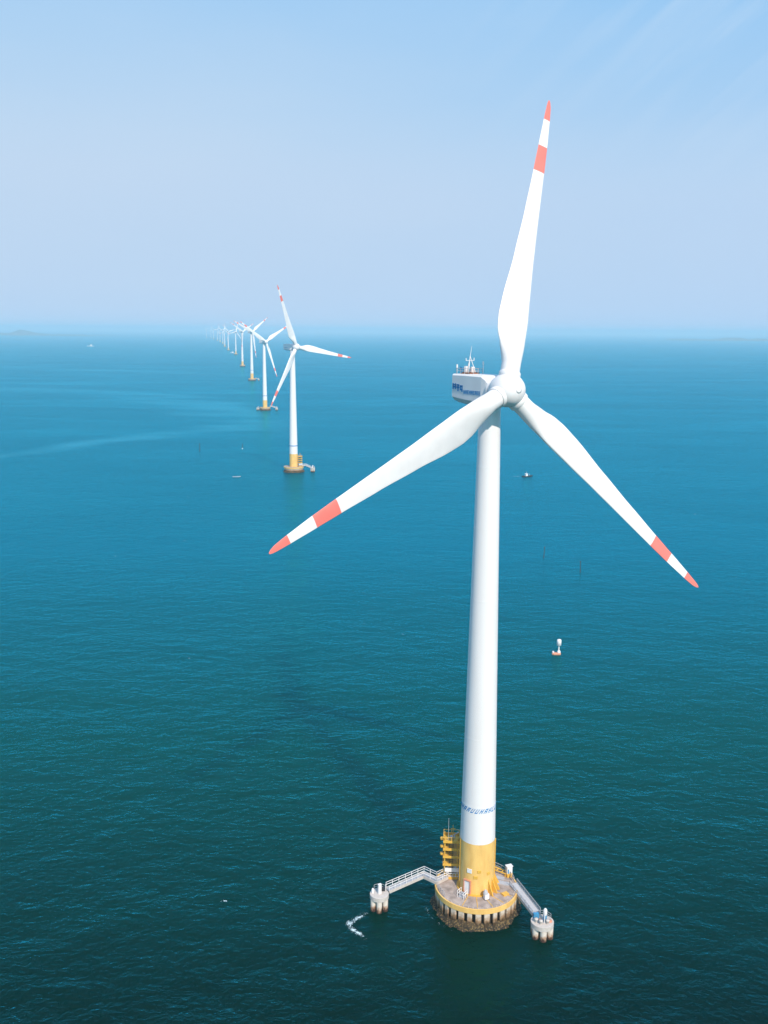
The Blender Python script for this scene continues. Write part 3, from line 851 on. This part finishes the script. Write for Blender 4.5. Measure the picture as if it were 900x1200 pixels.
# ------------------------------------------------------------------ the row of turbines behind
GF = GT
row = [  # x, y, scale, yaw, blades (azimuth, lean), label
    (-64.5, 661.9, .967, 46, [(-28, 12), (100.5, 9), (212, -2)], 'second nearest turbine of the row, one blade pointing right and red tipped'),
    (-149.8, 1177.9, .93, 46, [(-57, 0), (61, 1), (167, 6)], 'third nearest turbine, just left of the second, a long blade reaching up left'),
    (-262.1, 1866.4, 1.04, 48, [(55, 0), (175, 0), (295, 0)], 'fourth turbine from the front, its raised blade pointing up and right'),
    (-386.7, 2574.6, 1.02, 52, [(62, 0), (192, 0), (300, 0)], 'fifth turbine from the front with a pale yellow foot, in light haze'),
    (-590.3, 3763.7, .98, 50, [(20, 0), (140, 0), (260, 0)], 'sixth turbine from the front, thin white tower right of the far white boat'),
    (-742.4, 4509.3, .96, 48, [(75, 0), (195, 0), (315, 0)], 'seventh turbine from the front, just left of the far white boat'),
    (-911.2, 5413.8, .995, 50, [(5, 0), (125, 0), (245, 0)], 'eighth turbine from the front, slender and still clear in the haze'),
    (-1090, 6400, 1.0, 50, [(50, 0), (170, 0), (290, 0)], 'ninth turbine from the front, faint in the haze left of the eighth'),
    (-1263.5, 7300, 1.0, 50, [(100, 0), (220, 0), (340, 0)], 'tenth turbine from the front, faint and hazy, fifth from the far end'),
    (-1440.2, 8190, 1.0, 50, [(30, 0), (150, 0), (270, 0)], 'eleventh turbine from the front, a hazy stroke, fourth from the far end'),
    (-1640, 9120, 1.0, 50, [(85, 0), (205, 0), (325, 0)], 'hazy turbine third from the far end of the row'),
    (-1829.4, 10024.6, 1.0, 50, [(10, 0), (130, 0), (250, 0)], 'very faint turbine next to the last at the far end of the row'),
    (-1990, 10620, 1.0, 50, [(60, 0), (180, 0), (300, 0)], 'faintest turbine at the far left end of the row'),
]
protos = {}
for i, (x, y, sc_, yaw, bl, lab) in enumerate(row):
    o = empty('wind_turbine', (x, y, 0), 0, lab, 'wind turbine', GT, sc_)
    if 'tower' not in protos:
        Fm, _, _, _, _, tw_, ft_, nc_, sp2 = build_turbine_parts(o, R(yaw), False)
        protos = {'tower': tw_, 'foot': ft_, 'nac': nc_, 'spin': sp2}
        Fbase, ybase = Fm, yaw
        st_ = MB(); st2, L = glyphs(12, 3, .8, .35)
        MB().box((-2.06, 4.5, -.1), (.04, 3.6, .2)).build('lettering', M['blue'], nc_)
        tr = 2.92
        rg = MB().lathe([(2.93, 18.9), (2.945, 18.9), (2.945, 19.5), (2.93, 19.5), (2.93, 18.9)], 48, capb=False, capt=False); rg.build('lettering', M['blue'], tw_)
    else:
        for k in ('tower', 'foot'):
            c = copy_tree(protos[k], o)
        dR = Matrix.Rotation(R(yaw - ybase), 4, 'Z')
        for k in ('nac', 'spin'):
            c = copy_tree(protos[k], o)
            c.matrix_basis = dR @ (Matrix(protos[k].matrix_basis))
        Fm = dR @ Fbase
    add_blades(o, Fm, bl, 1.0, blade_proto)
bpy.data.objects.remove(blade_proto)

# platforms of the row
p_labels = ['platform under the second nearest turbine, small service tower on its right', 'platform at the yellow foot of the third nearest turbine', 'thin pale platform at the foot of the fourth turbine', 'thin pale platform under the fifth turbine', 'faint platform under the sixth turbine',
            'faint platform under the seventh turbine', 'hazy platform at the foot of the eighth turbine', 'hazy platform at the foot of the ninth turbine', 'hazy platform at the foot of the tenth turbine', 'barely visible platform under the eleventh turbine', 'barely visible platform third from the far end', 'barely visible platform next to last at the far end', 'faintest platform at the far end of the row']
pp = None
for i, (x, y, sc_, yaw, bl, lab) in enumerate(row):
    if pp is None:
        pp = build_platform((x, y, 0), 0, p_labels[0], GP, False); q = pp
    else:
        q = copy_tree(pp); q['label'] = p_labels[i]
    q.location = (x, y, 0); q.scale = (sc_,) * 3
def follow(src, x, y, dx, dy, rz, label, s=1.0):
    c = copy_tree(src); c.location = (x + dx, y + dy, src.location.z); c.rotation_euler = (0, 0, R(rz)); c.scale = (s,) * 3; c['label'] = label
    return c
x, y = row[0][:2]
follow(sc1, x, y, 4.4, .5, 20, 'small yellow service tower right of the second nearest turbine foot')
gangway((x, y, 0), 0, [(6.0, .6, 4.3), (8.6, .9, 4.4), (12.1, -.6, 3.2)], 1.2, 'white arched walkway on the right of the second nearest turbine')
follow(dl, x, y, 13.6, -1.0, 0, 'tiny pier with white cabinet right of the second nearest turbine')
x, y = row[1][:2]
gangway((x, y, 0), 0, [(6.0, .6, 4.3), (9.0, .9, 4.4), (13.0, -.6, 3.2)], 1.2, 'white arched walkway on the right of the third nearest turbine')
follow(dl, x, y, 14.6, -1.0, 0, 'tiny pier right of the third nearest turbine')
follow(dr, x, y, -8.9, -1.0, 0, 'tiny pier close left of the third nearest turbine')
x, y = row[2][:2]
gangway((x, y, 0), 0, [(6.0, .6, 4.1), (11.8, -.6, 3.2)], 1.2, 'thin walkway on the right of the fourth turbine')
follow(dl, x, y, 13.2, -1.0, 0, 'tiny pier right of the fourth turbine')

# ------------------------------------------------------------------ buoy, poles, boats
bu = empty('beacon_buoy', (54.58, 280.2, 0), 0, 'white drum topped beacon on a pole with a faded orange float', 'buoy', None, .86)
MB().tube((.5, 0, -.3), (.5, 0, 3.4), .26, .22, 14).build('mast', M['white'], bu)
MB().lathe([(.55, 0), (.78, .1), (.82, 1.6), (.72, 2.25), (.3, 2.4)], 20, (.5, 0, 3.4)).build('lantern', M['white'], bu)
MB().lathe([(.84, 0), (.84, .16)], 20, (.5, 0, 4.15)).build('band', M['grey'], bu)
fb = MB(); fb.loft([[(xx, yy * w, zz) for yy, zz in ((-.7, -.35), (.7, -.35), (.85, .35), (.5, .7), (-.5, .7), (-.85, .35))] for xx, w in ((-1.9, .55), (-1.4, 1), (.8, 1), (1.2, .6))])
fb.build('float', M['orange'], bu)
MB().box((-1.5, 0, .95), (.6, .8, .5), 0, 0, .08).build('battery_box', M['white'], bu)
MB().lathe([(.6, .3), (.55, .95), (.3, 1.1)], 16, (.55, 0, .4)).build('mast_collar', M['white'], bu)

for (x, y, h, lean, lab) in ((71.35, 407.3, 5.2, .05, 'thin dark pole standing in the water, left one of the pair above the buoy'), (82.6, 382.1, 4.9, -.04, 'thin dark pole standing in the water, right one of the pair above the buoy'),
                             (-152.4, 769.4, 6.5, .02, 'faint thin pole in open water, the one farther left of the second turbine'), (-120.0, 788.3, 4.2, .0, 'faint short pole with white float, nearer the second turbine')):
    PR = .22 if x > 0 else .3
    o = empty('marker_pole', (x, y, 0), 0, lab, 'pole', 'thin marker poles in the water')
    MB().tube((0, 0, -.6), (lean * h, 0, h), PR, PR * .7, 8).build('shaft', M['wood'], o)
    MB().tube((lean * h * .9, 0, h * .92), (lean * h, 0, h + .1), PR * 1.5, PR, 8).build('tip', M['wood'], o)
    if 'float' in lab: MB().lathe([(.5, -.2), (.6, .1), (.3, .5)], 10, (0, 0, 0)).build('float', M['white'], o)

def boat(loc, rz, L, label, hull_m, cabin_m, open_boat=False):
    o = empty('fishing_boat', loc, rz, label, 'boat', 'small boats on the sea')
    W = L * .16; secs = []
    for t, w, zk, zt in ((-.5, .75, -.1, .55), (-.3, 1, -.2, .5), (.1, 1, -.25, .55), (.35, .6, -.15, .75), (.5, .06, .3, 1.05)):
        xx = t * L; k = L / 8
        secs.append([(xx, -W * w, zt * k), (xx, -W * w * .7, zk * k), (xx, W * w * .7, zk * k), (xx, W * w, zt * k)])
    MB().loft(secs).build('hull', hull_m, o)
    k = L / 8
    if open_boat:
        for t in (-.2, .1): MB().box((t * L, 0, .5 * k), (.35 * k, W * 1.7, .08 * k)).build('bench', cabin_m, o)
        return o
    cb = MB().box((-.9 * k, 0, 1.25 * k), (1.7 * k, W * 1.3, 1.5 * k), 0, 0, .1); cb.box((-.9 * k, 0, 2.06 * k), (2.1 * k, W * 1.6, .12 * k)); cb.build('cabin', cabin_m, o)
    ms = MB().tube((-.9 * k, 0, 2.1 * k), (-.9 * k, 0, 3.6 * k), .07 * k); ms.tube((1.6 * k, 0, .5 * k), (1.6 * k, 0, 2.0 * k), .06 * k); ms.build('mast', cabin_m, o)
    return o
boat((99.6, 645.9, 0), R(20), 8.0, 'small dark hulled fishing boat with white cabin and wake, right of the largest tower', M['wood'], M['white'])
boat((-636.7, 3958, 0), R(140), 26, 'far white boat among the hazy turbines of the row', M['white'], M['white'])
boat((-1609, 5200, 0), R(170), 40, 'tiny white boat alone on the hazy water at far left', M['white'], M['white'])
boat((-101.0, 634.5, 0), R(5), 5.5, 'low pale open skiff left of the second nearest turbine foot', M['grey'], M['pale'], True)

# ------------------------------------------------------------------ foam
def foam_mat():
    mt, n, l = new_mat('lacy_foam'); n.clear()
    out = n.new('ShaderNodeOutputMaterial'); g = n.new('ShaderNodeNewGeometry')
    at_ = n.new('ShaderNodeAttribute'); at_.attribute_name = 'foam_cover'
    n1 = n.new('ShaderNodeTexNoise'); n1.inputs['Scale'].default_value = 1.15; n1.inputs['Detail'].default_value = 6; n1.inputs['Roughness'].default_value = .7; n1.inputs['Distortion'].default_value = 1.5
    l.new(g.outputs['Position'], n1.inputs['Vector'])
    ad = n.new('ShaderNodeMath'); ad.operation = 'MULTIPLY_ADD'; ad.inputs[1].default_value = 0.42
    l.new(at_.outputs['Fac'], ad.inputs[0]); l.new(n1.outputs['Fac'], ad.inputs[2])
    mr = n.new('ShaderNodeMapRange'); mr.inputs['From Min'].default_value = 0.76; mr.inputs['From Max'].default_value = 0.95
    l.new(ad.outputs[0], mr.inputs['Value'])
    d = n.new('ShaderNodeBsdfDiffuse'); d.inputs['Color'].default_value = (0.60, 0.74, 0.78, 1)
    t = n.new('ShaderNodeBsdfTransparent'); mx_ = n.new('ShaderNodeMixShader')
    l.new(mr.outputs['Result'], mx_.inputs['Fac']); l.new(t.outputs[0], mx_.inputs[1]); l.new(d.outputs[0], mx_.inputs[2])
    l.new(mx_.outputs[0], out.inputs['Surface'])
    return mt
M['lacy'] = foam_mat()
def foam_patch(name, pts, width, peak, label=None):
    """thin lacy sheet of foam following a path on the water, dense along its middle"""
    pts = [Vector((*p, 0)) for p in pts]; path = []
    for a, b in zip(pts[:-1], pts[1:]):
        k = max(2, int((b - a).length / .35)); path += [a.lerp(b, i / k) for i in range(k)]
    path.append(pts[-1]); nx = 8; vs = []; den = []; fs = []
    for i, p in enumerate(path):
        d = (path[min(i + 2, len(path) - 1)] - path[max(i - 2, 0)]).normalized(); nn = Vector((-d.y, d.x, 0))
        t = i / (len(path) - 1); end = min(1, t * 5, (1 - t) * 5)
        for j in range(nx + 1):
            q = j / nx * 2 - 1
            vs.append(p + nn * q * width / 2 + Vector((0, 0, .02 + .02 * (1 - q * q)))); den.append(peak * (1 - abs(q) ** 1.5) * (0.4 + 0.6 * end))
    for i in range(len(path) - 1):
        for j in range(nx):
            a = i * (nx + 1) + j; fs.append([a, a + 1, a + nx + 2, a + nx + 1])
    o = MB().add(vs, fs, True).build(name, M['lacy'])
    at_ = o.data.attributes.new('foam_cover', 'FLOAT', 'POINT'); at_.data.foreach_set('value', den)
    return tag(o, label, 'foam', None, 'stuff')
foam_patch('sea_foam', [(-1.9, 147.2), (-3.6, 145.6), (-5.0, 144.4), (-5.6, 143.3), (-4.6, 141.9), (-3.2, 140.6), (-2.2, 139.6)], 2.0, .86, 'white foam trail curling off the small left pier')
foam_patch('sea_foam', [(TX + 8.75 * math.cos(R(a)), TY + 8.75 * math.sin(R(a))) for a in range(168, 250, 6)], 1.1, .52, 'thin white wash along the left edge of the near platform')
foam_patch('sea_foam', [(88.0, 646.5), (92, 646.6), (95.5, 646.2)], 1.6, .9, 'short white wake behind the dark fishing boat')
